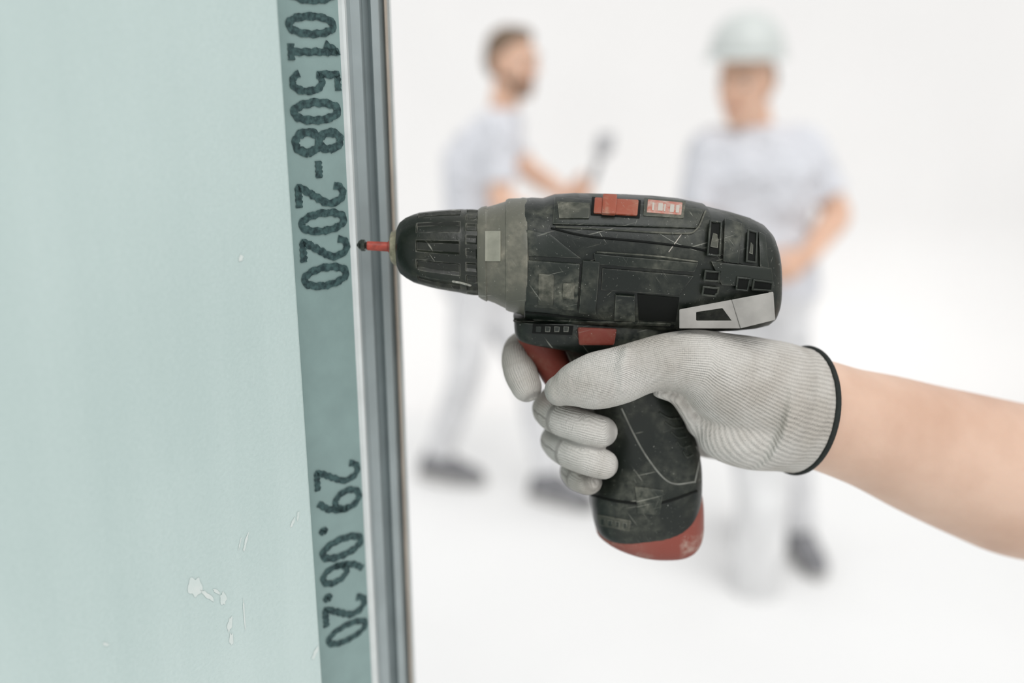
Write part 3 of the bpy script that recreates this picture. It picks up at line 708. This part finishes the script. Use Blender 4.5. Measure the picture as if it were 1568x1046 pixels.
    bm = bmesh.new(); tube(bm, [(hc - hu * .055 + hf * .086 - hs_ * .022, .003, .003), (hc - hu * .054 + hf * .0955, .006, .004), (hc - hu * .055 + hf * .086 + hs_ * .022, .003, .003)], hint=hf, n=4, seg=8); fin(bm, "lips", M_lip, root)
    if hair:
        bm = bmesh.new()
        ellipsoid(bm, hc + hu * .012 - hf * .056, hs_ * .077, hf * .058, hu * .078)
        if not helmet:
            ellipsoid(bm, hc + hu * .047 - hf * .022, hs_ * .080, hf * .094, hu * .085)
            ellipsoid(bm, hc + hu * .095 + hf * .025, hs_ * .058, hf * .050, hu * .034)
        link("hair", remesh(bm, 0.005, 3, "hair"), M_hair, root)
    if beard:
        bm = bmesh.new()
        loft(bm, [(hc - hu * .040 + hf * .012, hs_ * .066, hf * .062, 2.2), (hc - hu * .062 + hf * .020, hs_ * .062, hf * .067, 2.2), (hc - hu * .090 + hf * .030, hs_ * .051, hf * .060, 2.2), (hc - hu * .120 + hf * .044, hs_ * .029, hf * .041, 2.1)], 24)
        tube(bm, [(hc - hu * .065 + hf * .070 - hs_ * .034, .009, .009), (hc - hu * .040 + hf * .091, .005, .005), (hc - hu * .065 + hf * .070 + hs_ * .034, .009, .009)], hint=hf, n=4, seg=10)
        link("beard", remesh(bm, 0.004, 3, "beard"), M_beard, root)
    if helmet:
        tl = (ZV * .75 + hu * .25).normalized(); tf = (hf - tl * hf.dot(tl)).normalized()
        hb = hc + hu * .078 - hf * .012
        bm = bmesh.new(); S = []
        for k in range(9):
            ph = math.radians(k * 10.8); S.append((hb + tl * .124 * math.sin(ph), hs_ * .108 * math.cos(ph) ** .75, tf * .128 * math.cos(ph) ** .75, 2.1))
        loft(bm, S, 40)
        fin(bm, "hard_hat_shell", M_helm, root)
        bm = bmesh.new()
        loft(bm, [(hb + tl * .012, hs_ * .106, tf * .126, 2), (hb + tl * .004 + tf * .006, hs_ * .115, tf * .138, 2), (hb - tl * .004 + tf * .010, hs_ * .117, tf * .146, 2), (hb - tl * .008 + tf * .010, hs_ * .115, tf * .144, 2), (hb - tl * .002, hs_ * .096, tf * .116, 2)], 40)
        fin(bm, "hard_hat_brim", M_helm, root)
        for q in (-.035, 0, .035):
            bm = bmesh.new(); P = []
            for k in range(9):
                ph = math.radians(20 + k * 17.5); P.append((hb + hs_ * q + tf * .112 * math.cos(ph) + tl * (.123 * math.sin(ph) ** .9 - abs(q) * .15), .007, .007))
            tube(bm, P, hint=hs_, n=2, seg=8); fin(bm, "hard_hat_rib", M_helm, root)

def M(px, py, Y): return atY(px, py, Y)
YA = 3.78
w1 = empty("construction_worker")
J = dict(pelvis=M(728, 385, YA), chest=M(736, 235, YA), neck=M(770, 168, YA), head=M(785, 97, YA),
         sr=M(762, 200, YA - .17), er=M(768, 312, YA - .22), wr=M(850, 345, YA - .30),
         sl=M(745, 200, YA + .17), el=M(818, 268, YA + .05), wl=M(868, 300, YA - .08),
         hr=M(728, 420, YA - .09), kr=M(712, 575, YA - .10), ar=None, tr=None, hl=M(742, 420, YA + .05), kl=M(812, 578, YA - .05), al=None, tl=None)
def gnd(px, py, z=0.0):
    d = ray(px, py); return CP + d * ((z - CZ) / d.z)
ga = gnd(674, 735); J['ar'] = ga + ZV * .10; J['tr'] = ga + Vector((.2, -.06, 0))
gb = gnd(842, 766); J['al'] = gb + ZV * .09; J['tl'] = gb + Vector((.17, -.10, 0))
J['hdl'] = Vector((.8, -.2, .25)); J['curl'] = .9
person(w1, J, (0.93, -0.36, 0), (0.76, -0.65, -0.05), hair=True, beard=True)
bm = bmesh.new(); h0 = J['wl'] + Vector((.09, -.02, .05))
tube(bm, [(h0 + Vector((-.01, 0, -.02)), .012, .012), (h0 + Vector((.02, 0, .07)), .012, .012)], n=3, seg=12)
fin(bm, "trowel_handle", M_shoe, w1)
bm = bmesh.new(); q = h0 + Vector((.03, 0, .09))
loft(bm, [(q, Vector((.02, 0, 0)), Vector((0, .004, 0)), 4), (q + Vector((.01, 0, .03)), Vector((.035, 0, 0)), Vector((0, .003, 0)), 4), (q + Vector((.02, 0, .09)), Vector((.03, 0, 0)), Vector((0, .003, 0)), 4)], 16)
fin(bm, "trowel_blade", mat("trowel_steel", (0.42, 0.42, 0.43), 0.6, 0.1), w1)

YB = 3.06
w2 = empty("construction_worker.001")
J = dict(pelvis=M(1172, 400, YB), chest=M(1162, 268, YB), neck=M(1156, 192, YB), head=M(1141, 130, YB - .03),
         sl=M(1232, 222, YB - .02), el=M(1282, 330, YB - .03), wl=M(1236, 392, YB - .20),
         sr=M(1084, 228, YB - .02), er=M(1060, 350, YB), wr=M(1100, 420, YB - .18),
         hl=M(1200, 430, YB), kl=M(1204, 620, YB - .03), hr=M(1150, 430, YB + .03), kr=M(1146, 625, YB + .10))
gb = gnd(1222, 848); J['al'] = gb + ZV * .09; J['tl'] = gb + Vector((.02, -.2, 0))
ga = gnd(1150, 815); J['ar'] = ga + ZV * .09; J['tr'] = ga + Vector((-.04, -.2, 0))
J['hdl'] = Vector((-.75, -.3, -.45)); J['curl'] = .7
person(w2, J, (-0.18, -0.98, 0), (-0.55, -0.82, -0.12), hair=True, helmet=True, bw=.93)

g0 = gnd(1158, 903)
bm = bmesh.new(); S = []
R = .080; Hh = .62
for r, z in ((R - .002, 0), (R, .003), (R, Hh - .003), (R - .002, Hh), (.030, Hh), (.028, Hh - .002), (.028, .01)):
    S.append((g0 + ZV * z, XV * r, YV * r, 2))
loft(bm, S, 48, caps=False); fin(bm, "paper_roll", M_paper, auto=40)

SHl = Vector((.66, .34, 1.45))
J = dict(pelvis=Vector((.74, .54, .98)), chest=Vector((.71, .54, 1.30)), neck=Vector((.69, .54, 1.51)), head=Vector((.66, .54, 1.63)),
         sr=SH, er=E, wr=E, sl=SHl, el=Vector((.74, .27, 1.17)), wl=Vector((.62, .25, .95)),
         hr=Vector((.74, .63, .90)), kr=Vector((.69, .66, .50)), ar=Vector((.74, .68, .09)), tr=Vector((.5, .68, 0)),
         hl=Vector((.74, .45, .90)), kl=Vector((.70, .42, .50)), al=Vector((.78, .40, .09)), tl=Vector((.55, .38, 0)))
person(worker3, J, (-1, 0.02, 0), (-0.95, 0, -0.25), hair=True, skip_right=True)

# ------------------------------------------------------------------ light
w = bpy.data.worlds.new("world"); SC.world = w; w.use_nodes = True
bg = w.node_tree.nodes["Background"]; bg.inputs[0].default_value = (0.985, 0.993, 1.0, 1); bg.inputs[1].default_value = 0.86
def sun(name, rot, e, ang, col=(1, 1, 1)):
    l = bpy.data.lights.new(name, 'SUN'); l.energy = e; l.angle = math.radians(ang); l.color = col
    o = bpy.data.objects.new(name, l); COL.objects.link(o); o.rotation_euler = [math.radians(a) for a in rot]
sun("daylight", (34, 18, 0), 1.5, 50, (1, 0.99, 0.975))
SC.view_settings.view_transform = 'Standard'; SC.view_settings.look = 'None'; SC.view_settings.exposure = 0
